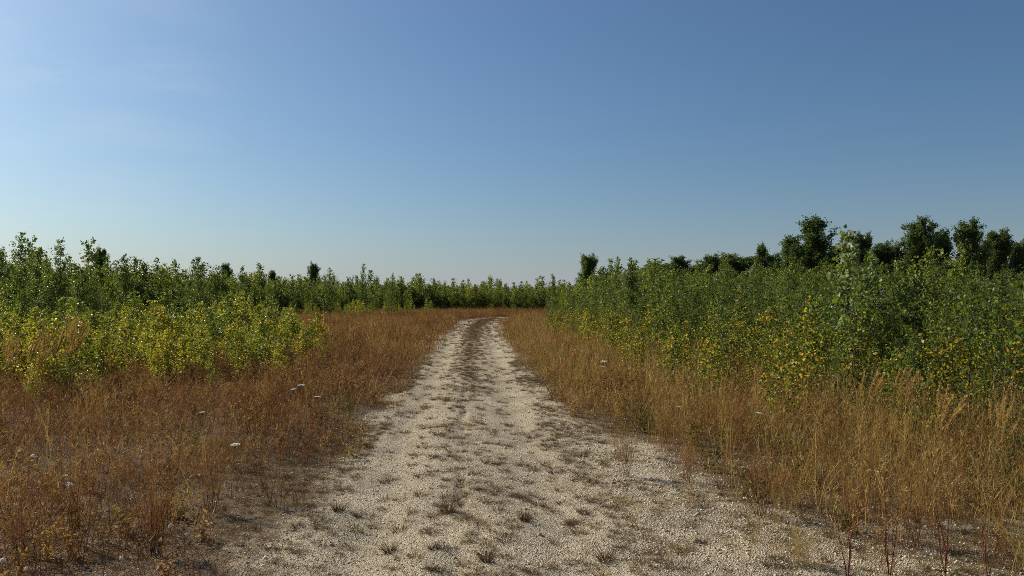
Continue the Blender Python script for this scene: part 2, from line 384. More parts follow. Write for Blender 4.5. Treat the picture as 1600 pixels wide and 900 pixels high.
def in_view(x, y, m=2.2): return np.abs(x) < 0.665 * y + m
def jitter(x0, x1, y0, y1, step):
    a, b = np.meshgrid(np.arange(x0, x1, step), np.arange(y0, y1, step))
    a = a.ravel() + rng.uniform(-.5, .5, a.size) * step; b = b.ravel() + rng.uniform(-.5, .5, b.size) * step
    return a, b

# --- pebbles
def pebble(seed):
    rg = np.random.default_rng(seed)
    import bmesh
    bm = bmesh.new(); bmesh.ops.create_icosphere(bm, subdivisions=1, radius=1.0)
    v = np.array([p.co[:] for p in bm.verts]); f = np.array([[q.index for q in p.verts] for p in bm.faces]); bm.free()
    v *= 1 + rg.uniform(-0.22, 0.22, (len(v), 1)); v *= np.array([1.0, rg.uniform(.6, .95), rg.uniform(.45, .75)])
    return make_mesh('pebble', v, f, None, STONE)
pebs = [pebble(k) for k in range(6)]
px_, py_ = [], []
for (y0, y1, n) in ((3.4, 5.5, 26000), (5.5, 8, 26000), (8, 12, 22000), (12, 18, 14000)):
    y = rng.uniform(y0, y1, n * 2); x = rng.uniform(-1, 1, n * 2) * (0.67 * y + 1)
    keep = rng.random(n * 2) < np.clip(0.25 + 0.75 * bareness(x, y), 0, 1) * np.where(np.abs(track_dist(x, y)) > 1.0, 0.75, 0.5)
    px_.append(x[keep][:n]); py_.append(y[keep][:n])
px_, py_ = np.concatenate(px_), np.concatenate(py_); n = len(px_)
r_ = 0.0042 * np.exp(rng.normal(0, 0.38, n)) * np.interp(py_, [4, 10, 18], [1.0, 1.35, 2.0])
r_ = np.where(rng.random(n) < 0.006, r_ * 1.9, r_)
r_ = np.where(np.abs(track_dist(px_, py_)) > 1.15, r_ * 1.2, r_)
pz_ = ground_z(px_, py_) + r_ * 0.15
scatter('gravel', np.stack([px_, py_, pz_], -1), rng.uniform(0, 6.28, (n, 3)) * np.array([0.1, 0.1, 1]), np.repeat(r_[:, None], 3, 1), rng.integers(0, 6, n), np.zeros(n), pebs,
        'loose pale limestone gravel strewn over the track and its verges', 'gravel')

# --- dry grass clumps
def clump(seed, n, rad, h0, h1, width, lean, nb, bl, t_lo, t_hi, base_tint=0.18, splay=1.0):
    rg = np.random.default_rng(seed); g = Geo()
    th = rg.uniform(0, 6.28, n); rr = rad * np.sqrt(rg.random(n))
    base = np.stack([rr * np.cos(th), rr * np.sin(th), np.full(n, -0.02)], -1)
    h = rg.uniform(h0, h1, n) * (1 - 0.35 * (rr / rad) ** 2)
    ln = lean * h[:, None] * (rg.normal(0, .5, (n, 2)) + splay * np.stack([np.cos(th), np.sin(th)], -1) * (rr / rad)[:, None])
    ti = rg.uniform(t_lo, t_hi, n)
    p = ribbons(g, base, h, ln, width * rg.uniform(.7, 1.3, n), np.full(n, base_tint) + ti * 0.4, ti, rg)
    if nb:
        k = n * nb; s = rg.uniform(0.45, 1.0, k); st = np.repeat(np.arange(n), nb)
        a = p[st, 0].copy(); a[:, :2] += ln[st] * (s ** 2)[:, None]; a[:, 2] += h[st] * s
        d = rg.normal(0, 1, (k, 3)); d[:, 2] = np.abs(d[:, 2]) * 0.9 + 0.7
        slivers(g, a, a + unit(d) * (bl * (1.25 - s) * rg.uniform(.5, 1.3, k))[:, None], np.full(k, width * 0.9), ti[st] + rg.normal(0.03, .06, k), rg)
    return g.mesh('grass_clump', GRASS)
def forb(seed, n, hh, ls, lo, hi):
    """small leafy weed"""
    rg = np.random.default_rng(seed); g = Geo(); b = np.concatenate([rg.normal(0, .03, (n, 2)), np.full((n, 1), -.02)], 1); h = hh * rg.uniform(.5, 1, n); ln = rg.normal(0, .3, (n, 2)) * h[:, None]
    ribbons(g, b, h, ln, np.full(n, .004), np.full(n, .3), np.full(n, .8), rg)
    m = 22; st = np.repeat(np.arange(n), m); u = rg.random(n * m); q = b[st].copy(); q[:, :2] += ln[st] * (u ** 2)[:, None]; q[:, 2] += h[st] * u
    leaves(g, q, rg.normal(0, 1, (n * m, 3)) + np.array([0, 0, .5]), ls * rg.uniform(.5, 1.2, n * m), rg.uniform(lo, hi, n * m), rg, .4)
    return g.mesh('forb', GRASS)
near_c = [forb(170, 7, .42, .035, .78, 1.0), forb(171, 6, .30, .04, .7, .95), forb(172, 8, .5, .022, .1, .5)] + [clump(100 + k, 22, 0.15, 0.16, 0.52, 0.0033, 0.45, 6, 0.11, 0.12, 0.66) for k in range(5)] + \
         [clump(120 + k, 13, 0.11, 0.28, 0.66, 0.0036, 0.38, 10, 0.15, 0.10, 0.50) for k in range(3)] + \
         [clump(140 + k, 34, 0.14, 0.06, 0.22, 0.0034, 0.9, 2, 0.05, 0.25, 0.85) for k in range(3)] + \
         [clump(150 + k, 6, 0.09, 0.45, 0.78, 0.0040, 0.30, 9, 0.16, 0.45, 0.74) for k in range(2)] + [clump(160 + k, 5, 0.06, 0.30, 0.62, 0.0050, 1.0, 5, 0.15, 0.55, 0.76, 0.4) for k in range(4)]
mid_c = [forb(180, 5, .34, .035, .70, .95), forb(181, 12, .5, .04, .2, .6)] + [clump(200 + k, 26, 0.24, 0.18, 0.55, 0.0055, 0.38, 5, 0.11, 0.12, 0.62) for k in range(5)] + \
        [clump(220 + k, 10, 0.16, 0.40, 0.80, 0.0060, 0.30, 8, 0.15, 0.40, 0.74) for k in range(2)] + [clump(230 + k, 26, 0.22, 0.10, 0.30, 0.006, 0.6, 2, 0.06, 0.45, 0.95) for k in range(2)]
far_c = [clump(300 + k, 40, 0.50, 0.22, 0.58, 0.011, 0.3, 4, 0.12, 0.14, 0.60) for k in range(4)] + [clump(320 + k, 16, 0.35, 0.40, 0.78, 0.011, 0.3, 6, 0.14, 0.40, 0.74) for k in range(2)]

def grass_field(name, x0, x1, y0, y1, step, protos, dens, scale, tone, label):
    x, y = jitter(x0, x1, y0, y1, step); k = in_view(x, y); x, y = x[k], y[k]
    sd = track_dist(x, y)
    d = dens(x, y, sd); k = rng.random(len(x)) < d; x, y, sd, d = x[k], y[k], sd[k], d[k]
    n = len(x); s = scale(x, y, sd) * rng.uniform(.75, 1.25, n)
    z = ground_z(x, y) if y1 < 25 else relief(x, y)
    rot = np.stack([rng.normal(0, .06, n), rng.normal(0, .06, n), rng.uniform(0, 6.28, n)], -1)
    sc3 = np.stack([rng.uniform(.85, 1.2, n), rng.uniform(.85, 1.2, n), s], -1)
    return scatter(name, np.stack([x, y, z], -1), rot, sc3, rng.integers(0, len(protos), n), tone(x, y, sd), protos, label, 'grass')

def d_field(x, y, sd):
    b = bareness(x, y); patch = sstep(0.36, 0.60, fnoise(x, y, 1.3, 41) + np.where(sd > 0, 0.06, 0) + np.interp(y, [4, 7, 9, 14], [-0.02, 0.02, 0.12, 0.3]))
    d = np.maximum((1 - b) ** 1.3 * (0.16 + 0.84 * patch), 0.06)
    d *= np.where(np.abs(sd) < HW * wf(y) - 0.05, 0, 1)
    inside = np.where(sd > 0, sstep(0.5, 2.5, x - right_edge(y)), 0)
    return d * (1 - 0.85 * inside)
def s_field(x, y, sd):
    e = np.abs(sd) - HW; ramp = np.clip(0.5 + 0.45 * (e - np.where(sd > 0, np.interp(y, [4.5, 6, 9, 14], [1.2, .7, .3, 0]), 0)), 0.35, 1.0)
    return ramp * np.where(sd > 0, np.interp(y, [4, 8, 20, 50], [1.30, 1.35, 1.15, 1.0]), np.interp(y, [4, 8, 20, 50], [0.78, 0.9, 1.0, 1.0])) * (0.75 + 0.5 * fnoise(x, y, 2.5, 43))
def t_field(x, y, sd):
    n = len(x)
    right = np.interp(y, [4, 10, 25, 45], [0.10, 0.12, 0.09, 0.02])
    t = np.where(sd > 0, right, np.interp(y, [4, 8, 14], [-0.20, -0.18, -0.07])) + 0.30 * (fnoise(x, y, 2.2, 47) - 0.5) + 0.30 * (vnoise(x, y, .55, 48) - .5) + rng.normal(0, 0.06, n)
    green = rng.random(n) < np.where(sd > 0, 0.22, 0.10) * sstep(.40, .62, fnoise(x, y, 2.0, 49))
    return t + np.where(green, 0.42, 0)
grass_field('dry_grass', -12, 12, 3.3, 9.5, 0.165, near_c, d_field, s_field, t_field, 'rust-brown and straw dry grass in the foreground on both sides of the track')
grass_field('dry_grass', -18, 18, 9.5, 22, 0.23, mid_c, d_field, s_field, t_field, 'knee-high brown dry grass further along both verges of the track')
grass_field('dry_grass', -26, 22, 22, 50, 0.42, far_c, d_field, s_field, t_field, 'reddish brown grass flanking the middle reach of the track')
grass_field('dry_grass', -34, 26, 50, 92, 0.62, far_c, d_field, s_field, t_field, 'reddish brown grass strip beyond the bend of the track')

# ------------------------------------------------------------------ woody plants
def gen_tree(seed, H, t0, R0, prof, nl, up, ntw, nleaf, lsize, lspread, tints, trunk_r, leafmat=None, wobble=0.03, droop=0.25, top_leaves=40, wide=0.85, crowd=1.0):
    """returns (trunk mesh with limbs, crown mesh of leaves). prof(t): limb length 0..1 along the crown"""
    rg = np.random.default_rng(seed); tg, cg = Geo(), Geo()
    ts = np.linspace(0, 1, 9); off = np.cumsum(rg.normal(0, wobble * H / 9, (9, 2)), 0); off[0] = 0
    tp = np.concatenate([off, (ts * H)[:, None]], 1); tp[0, 2] = -0.05
    tube(tg, tp, trunk_r * (1 - 0.9 * ts), 0.4, 5)
    def trunk_at(t): return np.array([np.interp(t, ts, tp[:, c]) for c in range(3)])
    P, D = [], []
    for i in range(nl):
        t = t0 + (0.97 - t0) * ((i + rg.random()) / nl) ** crowd; a = i * 2.4 + rg.normal(0, .5)
        ln = R0 * prof((t - t0) / (1 - t0)) * rg.uniform(.5, 1.4); p0 = trunk_at(t)
        e = up * rg.uniform(.75, 1.25); dr = np.array([np.cos(a) * math.cos(e), np.sin(a) * math.cos(e), math.sin(e)])
        s = np.linspace(0, 1, 5)[:, None]; path = p0 + dr * ln * s + np.array([0, 0, 0.22 * ln]) * s ** 2 + np.cumsum(rg.normal(0, .02 * ln, (5, 3)), 0) * (s > 0)
        tube(tg, path, np.maximum(trunk_r * 0.42 * (1 - 0.6 * t) * (1 - 0.85 * s[:, 0]), 0.002), 0.55, 3)
        for j in range(ntw):
            u = rg.uniform(.15, 1.0); q0 = p0 + dr * ln * u + np.array([0, 0, 0.22 * ln]) * u * u
            td = unit(dr * 0.7 + rg.normal(0, .5, 3) + np.array([0, 0, .35])); tl = ln * 0.38 * rg.uniform(.5, 1.2)
            m = max(2, int(round(nleaf * min(1.3, 0.20 + 1.5 * ln / R0))))        # short top shoots carry few leaves
            w = rg.random(m); P.append(q0 + td * tl * w[:, None] + rg.normal(0, lspread * (.55 + .45 * min(1, 2 * ln / R0)), (m, 3))); D.append(td + rg.normal(0, .9, (m, 3)) + np.array([0, 0, -droop]))
    w = rg.uniform(t0 + (1 - t0) * .35, 1.0, top_leaves)
    q = np.stack([np.interp(w, ts, tp[:, c]) for c in range(3)], -1); P.append(q + rg.normal(0, lspread * 1.1, (top_leaves, 3)) * np.array([1, 1, .5])); D.append(rg.normal(0, 1, (top_leaves, 3)) + np.array([0, 0, .1]))
    P, D = np.concatenate(P), np.concatenate(D); ok = P[:, 2] > 0.04; P, D = P[ok], D[ok]
    n = len(P); tt = tints(P[:, 2] / H, n, rg)
    leaves(cg, P, D, lsize * rg.uniform(.6, 1.25, n), tt, rg, wide)
    return tg.mesh('trunk', BARK), cg.mesh('crown', leafmat or LEAF)

cone = lambda t: (1 - t) ** 0.85 * 0.94 + 0.06
oval = lambda t: 0.25 + 0.75 * math.sin(math.pi * min(1, 0.18 + 0.80 * t)) ** 0.8
def silvered(t, n, rg, p=.035): return np.where(rg.random(n) < p, -.12, t)
green_t = lambda z, n, rg: silvered(np.where(rg.random(n) < 0.03, rg.uniform(.5, .68, n), np.clip(rg.normal(0.22 + 0.08 * z, 0.10, n), .14, .5)), n, rg)
low_yellow = lambda z, n, rg: silvered(np.where(rg.random(n) < 0.26 * (1 - z), rg.uniform(.52, .76, n), np.clip(rg.normal(0.26, 0.11, n), .14, .6)), n, rg)
yg_t = lambda z, n, rg: np.where(rg.random(n) < 0.14, rg.uniform(.62, .84, n), np.clip(rg.normal(0.49, 0.09, n), .15, .66))
gold_t = lambda z, n, rg: np.where(rg.random(n) < 0.27, rg.uniform(.60, .86, n), np.clip(rg.normal(0.36, 0.13, n), .1, .8))

# sapling kinds, modelled at a height of 2.4 m (leaves of 6-8 cm)
SH = 2.4
sap = [gen_tree(500 + k, SH, 0.06, 0.80, cone, 30, R(50), 4, 10, 0.062, 0.045, green_t if k < 6 else low_yellow, 0.018, crowd=1.35, wobble=.05, wide=.32 if k in (2, 5) else .85) for k in range(9)]
ST = 3.7
pale_t = lambda z, n, rg: silvered(np.clip(rg.normal(0.36, 0.06, n), .2, .5), n, rg, .32)
sappale = [gen_tree(540 + k, SH, 0.06, 0.66, cone, 34, R(54), 4, 10, 0.070, 0.045, pale_t, 0.018, crowd=1.1, wobble=.04, top_leaves=70) for k in range(2)]
saptall = [gen_tree(520 + k, ST, 0.05, 1.0, cone, 46, R(54), 5, 16, 0.062, 0.05, green_t, 0.026, top_leaves=60, crowd=1.35, wobble=.05) for k in range(6)]
sapfar = [gen_tree(550 + k, SH, 0.06, 0.80, cone, 28, R(50), 4, 10, 0.078, 0.06, green_t, 0.018, crowd=1.35, wobble=.05) for k in range(5)]
YH = 1.25
yel = [gen_tree(600 + k, YH, 0.10, 0.42, cone, 20, R(45), 4, 12, 0.043, 0.04, yg_t, 0.010, top_leaves=24) for k in range(5)]
gold = [gen_tree(630 + k, YH, 0.10, 0.40, cone, 18, R(45), 4, 7, 0.050, 0.04, gold_t, 0.010, top_leaves=24) for k in range(5)]

def place(name, pair, loc, s, label, cat, group=None, sxy=1.0, tone=0.0, rz=None):
    o = bpy.data.objects.new(name, None); o.empty_display_size = 0.2; col.objects.link(o)
    o.location = loc; o.scale = (s * sxy, s * sxy, s); o.rotation_euler = (rng.normal(0, .03), rng.normal(0, .03), rng.uniform(0, 6.28) if rz is None else rz)
    for nm, me in zip(('trunk', 'crown'), pair):
        c = bpy.data.objects.new(nm, me); col.objects.link(c); c.parent = o
        if nm == 'crown': c['tone'] = tone
    return tag(o, label, cat, group)

# --- candidates for the thickets (x, y, height, zone)
cand = []
x, y = jitter(1.5, 62, 6.4, 80, 0.86)
e = x - right_edge(y) + 1.6 * (fnoise(x, y, 3.2, 67) - .5); k = (e > 0.15) & in_view(x, y, 2.5) & (e < np.interp(y, [6, 10, 30, 80], [12, 16, 24, 26])); x, y, e = x[k], y[k], e[k]
hh = np.interp(y, [6, 8, 10, 16, 25, 40, 60, 80], [1.15, 1.28, 1.38, 1.52, 1.76, 2.2, 2.7, 3.0]) * (0.42 + 0.58 * sstep(-.3, 2.8, e)) * rng.triangular(.68, .92, 1.38, len(x)) * (0.8 + 0.4 * fnoise(x, y, 5, 61))
cand += [(a, b, c, 'right') for a, b, c in zip(x, y, hh)]
x, y = jitter(-78, -8, 22, 118, 1.0)
e = left_edge(y) - x; k = (e > 0) & in_view(x, y, 2.5) & (e < 12) & (y < 100); x, y, e = x[k], y[k], e[k]
hh = np.interp(y, [22, 30, 45, 68, 100], [3.0, 3.35, 3.2, 2.9, 2.6]) * rng.triangular(.66, .92, 1.28, len(x)) * (0.72 + 0.28 * sstep(0, 3, e)) * (0.8 + 0.4 * fnoise(x, y, 6, 63))
cand += [(a, b, c, 'left') for a, b, c in zip(x, y, hh)]
x, y = jitter(-26, 26, 84, 112, 1.05)
k = (y > 86 + 0.10 * np.abs(x)) & (y < 108) ; x, y = x[k], y[k]
hh = rng.uniform(1.9, 3.2, len(x)) * (0.85 + 0.3 * fnoise(x, y, 6, 65))
cand += [(a, b, c, 'far') for a, b, c in zip(x, y, hh)]
cand = [(a, b, c * (rng.uniform(1.12, 1.42) if rng.random() < .16 else 1.0), z) for a, b, c, z in cand]
cand.sort(key=lambda c: c[1])
# what each one shows, front to back
tops = np.full(1700, -999.0); seen = []
for (x, y, h, z) in cand:
    c0 = 800 + F * (x - 0.45) / y + 50; c1 = 800 + F * (x + 0.45) / y + 50; i0, i1 = int(max(c0, 0)), int(min(c1, 1700))
    if i1 <= i0: seen.append(0); continue
    tp = F * (h - EYE) / y; bs = -F * EYE / y; cur = np.maximum(tops[i0:i1], bs)
    seen.append(float(np.maximum(0, tp - cur).sum())); tops[i0:i1] = np.maximum(tops[i0:i1], tp - 0.12 * F * h / y)
order = np.argsort(-np.array(seen)); solo = set(order[:270].tolist())
def near_mark(px, marks):
    for lim, t in marks:
        if px < lim: return t
    return marks[-1][1]
RM = [(900, 'left of the vase-shaped dark poplar'), (960, 'below the vase-shaped dark poplar'), (1045, 'around the airy pale-leaved sapling'), (1130, 'below the low group of dark trees'),
      (1215, 'below the slim columnar poplar'), (1300, 'below the tallest dark tree'), (1370, 'around the tall pale-leaved sapling'), (1460, 'below the broad feathery poplar'), (1540, 'below the lighter green tree'), (9999, 'next to the right edge')]
LM = [(60, 'near the leftmost spire'), (130, 'near the twin-tipped sapling'), (230, 'on the level stretch after the two spires'), (340, 'near the pointed sapling of the level stretch'), (430, 'near the slender sapling'),
      (540, 'left of the tallest mid-left spire'), (660, 'right of the tallest mid-left spire'), (760, 'behind the left half of the bend'), (9999, 'straight behind the bend')]
def sap_label(x, y, z):
    px = 800 + F * x / y
    if z == 'right':
        e = x - right_edge(y); row = 'front rank' if e < 1.2 else 'second rank' if e < 3 else 'deeper rank'
        m = near_mark(px, RM); return '%s green sapling of the right thicket, %s' % (row.replace(' ', '-'), m), 'right thicket, %s, %s' % (row, m)
    m = near_mark(px, LM)
    if z == 'left':
        row = 'front' if left_edge(y) - x < 2.2 else 'inner'
        return '%s-row green sapling of the left stand, %s' % (row, m), 'left stand, %s row, %s' % (row, m)
    return 'small distant sapling of the closing green row, %s' % m, 'closing row, %s' % m
rest = {'near': [], 'far': []}
for k, (x, y, h, z) in enumerate(cand):
    far = y > 42
    if k in solo:
        lb, gp = sap_label(x, y, z)
        front = z == 'right' and (x - right_edge(y)) < 3.2
        pair = sapfar[rng.integers(0, 5)] if far else sap[rng.integers(6, 9)] if front and rng.random() < .6 else sap[rng.integers(0, 6)]
        if h > 2.75 and not far: pair = saptall[rng.integers(0, 6)]
        place('poplar_sapling', pair, (x, y, 0), h / (ST if h > 2.75 and not far else SH), lb, 'sapling', gp, rng.uniform(.7, 1.2), float(np.clip(rng.normal(0.0, .05), -.06, .10) + {'right': 0.03, 'left': 0.02, 'far': 0.10}[z]))
    else: rest['far' if far else 'near'].append((x, y, h))
def join(pair):
    """trunk and crown of one sapling as one mesh with two materials"""
    vs_, fs, ts_, mi, o = [], [], [], [], 0
    for k, me in enumerate(pair):
        v = np.empty(len(me.vertices) * 3, np.float32); me.vertices.foreach_get('co', v); v = v.reshape(-1, 3)
        t = np.empty(len(v), np.float32); me.attributes['tint'].data.foreach_get('value', t)
        l = np.empty(len(me.loops), np.int32); me.loops.foreach_get('vertex_index', l)
        nvert = 4 if k == 0 else 3
        fs.append(l.reshape(-1, nvert) + o); mi += [k] * (len(l) // nvert); vs_.append(v); ts_.append(t); o += len(v)
    me = make_mesh('sapling', np.concatenate(vs_), fs, {'tint': np.concatenate(ts_)}); me.materials.append(BARK); me.materials.append(LEAF)
    me.polygons.foreach_set('material_index', np.array(mi, np.int32)); return me
for key, protos, lb in (('near', sap, 'inner mass of green poplar saplings filling the thickets'), ('far', sapfar, 'far-off mass of green poplar saplings behind the individual ones')):
    a = np.array(rest[key]); n = len(a); s = a[:, 2] / SH
    scatter('sapling_undergrowth', np.stack([a[:, 0], a[:, 1], 0 * s], -1), np.stack([rng.normal(0, .03, n), rng.normal(0, .03, n), rng.uniform(0, 6.28, n)], -1),
            np.stack([s, s, s], -1), rng.integers(0, len(protos), n), rng.normal(.02 if key == 'near' else .08, .04, n), [join(p) for p in protos], lb, 'undergrowth')

# --- low yellowing scrub in front of the thickets
def scrub(xs, ys, hs, pairs, name, labeller, tone=0.0):
    tone = np.broadcast_to(tone, len(xs))
    for x, y, h, tn in zip(xs, ys, hs, tone):
        label, group = labeller(x, y)
        place(name, pairs[rng.integers(0, len(pairs))], (x, y, float(relief(np.array([x]), np.array([y]))[0])), h / YH, label, 'shrub', group, rng.uniform(.9, 1.3), float(rng.normal(tn, .06)))
YM = [(40, 'at the left edge'), (130, 'around the feathery plumes'), (230, 'right of the feathery plumes'), (340, 'halfway along the scrub'), (430, 'past the middle of the scrub'), (9999, 'at the track-side end of the scrub')]
def lab_yel(x, y):
    m = near_mark(800 + F * x / y, YM); row = 'front' if y < 14 else 'middle' if y < 18.5 else 'rear' if y < 22 else 'back'
    return 'yellow-green shrub in the %s of the left scrub, %s' % (row, m), 'left scrub, %s, %s' % (row, m)
def lab_yfar(x, y):
    m = near_mark(800 + F * x / y, LM); return 'small distant yellow-green shrub before the stand, %s' % m, 'distant shrubs, %s' % m
def lab_gold(x, y):
    m = near_mark(800 + F * x / y, RM); return 'low golden shrub edging the right thicket, %s' % m, 'golden shrubs, %s' % m
x, y = jitter(-24, -2.9, 10.4, 27, 0.70)
fr = y - np.interp(x, [-12, -7.5, -5.5, -4.2, -3.4], [10.8, 11.4, 12.6, 14.6, 17.5]) + 2.0 * (fnoise(x, y, 2.2, 71) - .5)      # metres behind the ragged front
en = np.interp(y, [11, 15, 18, 23, 27], [-3.9, -3.6, -3.7, -5.2, -7.0]) - x + 1.2 * (fnoise(x, y, 1.8, 72) - .5)                # metres inside the end
inn = np.minimum(fr, en)
k = in_view(x, y, 1.0) & (inn > 0) & (rng.random(len(x)) < np.clip(.35 + .3 * inn, 0, .95)) & (fnoise(x, y, 1.7, 74) > .27)
x, y, inn = x[k], y[k], inn[k]; o = np.argsort(y)[:285]
scrub(x[o], y[o], rng.triangular(.55, .95, 1.5, len(o)) * (0.55 + .45 * sstep(0, 2.0, inn[o])) * (0.75 + .5 * fnoise(x[o], y[o], 2.4, 73)) * np.interp(y[o], [12, 20, 27], [1.0, 1.1, 1.35]), yel, 'yellowing_shrub', lab_yel,
      np.interp(y[o], [12, 18, 26], [0.03, -.02, -.14]))
x, y = jitter(-19, -4, 34, 78, 2.0)
k = (x > left_edge(y) - .5) & (x < np.interp(y, [34, 60, 78], [-13, -9, -6])) & (rng.random(len(x)) < .55); x, y = x[k], y[k]
scrub(x, y, rng.uniform(.9, 1.5, len(x)), yel, 'yellowing_shrub', lab_yfar, -.05)
x, y = jitter(1.2, 11, 6.2, 40, 0.62)
e = x - right_edge(y); k = in_view(x, y, 1.0) & (e > np.interp(y, [6, 14, 40], [-.8, -.7, -.4])) & (e < 2.8) & (rng.random(len(x)) < np.interp(y, [9, 20, 40], [.85, .7, .45]) * (1 - .25 * np.clip(e, 0, 2))); x, y = x[k], y[k]
scrub(x, y, rng.uniform(.6, 1.1, len(x)) + .2 * np.clip(e[k], 0, 2.5), gold, 'golden_shrub', lab_gold)

# --- single saplings that break the skyline
def top_sap(px, top, d, label, sxy=1.0, k=0, tone=0.0, pale=False):
    h = (EYE + (HZ - top) * d / F) * .97
    tall = h > 2.75 and not pale
    place('poplar_sapling', (sappale[k % 2] if pale else saptall[k % 6] if tall else sap[k]), (PX(px, d), d, 0), h / (ST if tall else SH), label, 'sapling', None, sxy, tone)
top_sap(25, 358, 29, 'tallest spire-topped poplar sapling near the left edge of the view', 1.0, 0)
top_sap(88, 368, 30, 'twin-tipped tall poplar sapling, second skyline peak from the left edge', 1.0, 1)
top_sap(60, 385, 31, 'bushy poplar sapling filling the dip between the two leftmost spires', 1.2, 2)
top_sap(192, 394, 36, 'pointed poplar sapling standing proud of the even left hedge line', 1.0, 3)
top_sap(310, 396, 38, 'pointed poplar sapling on the left skyline, right of the long level stretch', 1.0, 4)
top_sap(378, 412, 42, 'slender poplar sapling left of a dark rounded tree on the left skyline', .9, 5)
top_sap(515, 416, 60, 'broad poplar sapling just left of the tallest mid-left spire', 1.0, 0)
top_sap(566, 409, 60, 'thin poplar sapling with the tallest spire between the left stand and the bend', .8, 1)
top_sap(612, 425, 66, 'thin-tipped poplar sapling right of the tallest mid-left spire', .8, 2)
top_sap(868, 426, 44, 'first poplar sapling rising at the inner end of the right thicket', .8, 3)
top_sap(985, 400, 27, 'airy pale-leaved poplar sapling standing above the right thicket near its middle', .9, 0, 0, True)
top_sap(1330, 348, 13.5, 'tall pale-leaved poplar sapling in front of the dark trees on the right', 1.05, 1, 0, True)
top_sap(1300, 398, 14.5, 'poplar sapling at the left shoulder of the tall pale-leaved one', 1.0, 2, .05)
top_sap(1358, 385, 16, 'second-tallest pale sapling, close behind the tall pale-leaved one', .8, 0, 0, True)
top_sap(1420, 422, 13, 'sapling standing before the foot of the broad feathery poplar', 1.0, 4, .03)
top_sap(1560, 425, 11.5, 'leafy sapling topping the thicket just short of the right edge', 1.0, 6, .03)
top_sap(1195, 428, 19, 'sapling topping the thicket below the slim columnar poplar', 1.0, 2, .03)
top_sap(1110, 425, 24, 'sapling topping the thicket below the small pointed dark tree', 1.0, 4, .03)
top_sap(1045, 418, 26, 'sapling topping the thicket right of the airy pale-leaved one', .9, 0, .04)
top_sap(1385, 405, 15, 'leafy poplar sapling right beside the tall pale-leaved one', 1.0, 0, .04)
top_sap(1255, 425, 17, 'leafy poplar sapling left of the tall pale-leaved one, below the dark pair', 1.0, 1, .02)
top_sap(1490, 428, 14, 'leafy poplar sapling with golden low leaves below the dark right-hand trees', 1.0, 7, .04)

# --- mature trees behind
dk = lambda z, n, rg: np.clip(rg.normal(0.38 + .15 * z, .2, n), 0, 1)
TH = 9.0
big_a = [gen_tree(700 + k, TH, 0.10, 2.2, oval, 66, R(64), 7, 58, 0.17, 0.15, dk, 0.16, DARKLEAF, .015, top_leaves=200) for k in range(3)]
big_b = [gen_tree(720 + k, TH, 0.08, 2.8, oval, 66, R(65), 7, 60, 0.18, 0.15, dk, 0.18, DARKLEAF, .02, top_leaves=200) for k in range(3)]
def tree(px, top, d, width_px, pair, basew, label, group=None, name='poplar_tree', tone=0.0):
    h = (EYE + (HZ - top) * d / F) * (.90 if top < 390 else .97); wm = (1.2 if top < 390 else 1.45) * width_px * d / F
    place(name, pair, (PX(px, d), d, 0), h / TH, label, 'tree', group, (wm / basew) / (h / TH), tone * .5)
tree(1275, 345, 75, 62, big_a[0], 4.2, 'tall dark poplar with rounded top, tallest of the trees at the right', tone=-.1)
tree(1237, 372, 77, 48, big_a[1], 4.2, 'dark poplar pressed against the left flank of the tallest tree', tone=-.1)
tree(1347, 366, 78, 40, big_a[2], 4.2, 'dark poplar half hidden behind the tall pale-leaved sapling', tone=-.1)
tree(1378, 392, 74, 46, big_b[0], 5.4, 'low dark bushy tree in the dip between the two groups of tall trees')
tree(1437, 350, 70, 66, big_b[1], 5.4, 'broad feathery dark poplar, leftmost of the right-hand row')
tree(1478, 362, 74, 46, big_a[1], 4.2, 'narrow shaded poplar wedged behind two broader trees', tone=-.15)
tree(1512, 353, 68, 62, big_b[2], 5.4, 'broad green poplar, lighter than its neighbours in the right-hand row', tone=.12)
tree(1557, 361, 70, 50, big_a[2], 4.2, 'dark poplar just short of the right edge of the view')
tree(1592, 382, 70, 44, big_b[0], 5.4, 'dark round tree cut by the right edge of the view', tone=-.1)
tree(1640, 378, 72, 60, big_b[1], 5.4, 'dark tree just past the right edge')
tree(1187, 393, 72, 24, big_a[0], 4.2, 'slim columnar dark poplar standing alone on the right skyline', tone=-.05)
tree(1150, 408, 85, 74, big_b[0], 5.4, 'low domed dark tree left of the slim columnar poplar', tone=-.05)
tree(1115, 407, 80, 36, big_a[1], 4.2, 'small pointed dark tree at the left shoulder of the domed one')
tree(1060, 412, 80, 48, big_b[2], 5.4, 'dark bushy tree in the middle of the low group behind the thicket', tone=-.05)
tree(1025, 420, 84, 44, big_b[1], 5.4, 'low dark tree, left end of the group behind the thicket')
tree(1092, 420, 86, 36, big_b[0], 5.4, 'low shaded tree, right end of the group behind the thicket', tone=-.1)
tree(1210, 408, 82, 40, big_b[2], 5.4, 'low dark tree filling the foot of the tall pair', tone=-.1)
tree(1255, 395, 82, 60, big_b[1], 5.4, 'low dark tree filling the belt beneath the tallest pair', tone=-.1)
tree(1460, 392, 80, 60, big_b[0], 5.4, 'low dark tree filling the belt behind the feathery poplar', tone=-.1)
tree(1535, 390, 80, 60, big_b[2], 5.4, 'low dark tree filling the belt right of the lighter green one', tone=-.1)
tree(1000, 428, 90, 46, big_b[2], 5.4, 'lowest dark tree, where the belt dies out toward the track')
tree(1305, 385, 80, 44, big_a[1], 4.2, 'dark poplar in the shoulder right of the tallest tree', tone=-.15)
tree(1405, 398, 82, 50, big_b[1], 5.4, 'low dark tree behind the foot of the broad feathery poplar', tone=-.1)
tree(921, 406, 62, 30, big_a[2], 4.2, 'vase-shaped dark poplar standing alone above the inner end of the thicket', tone=.4)
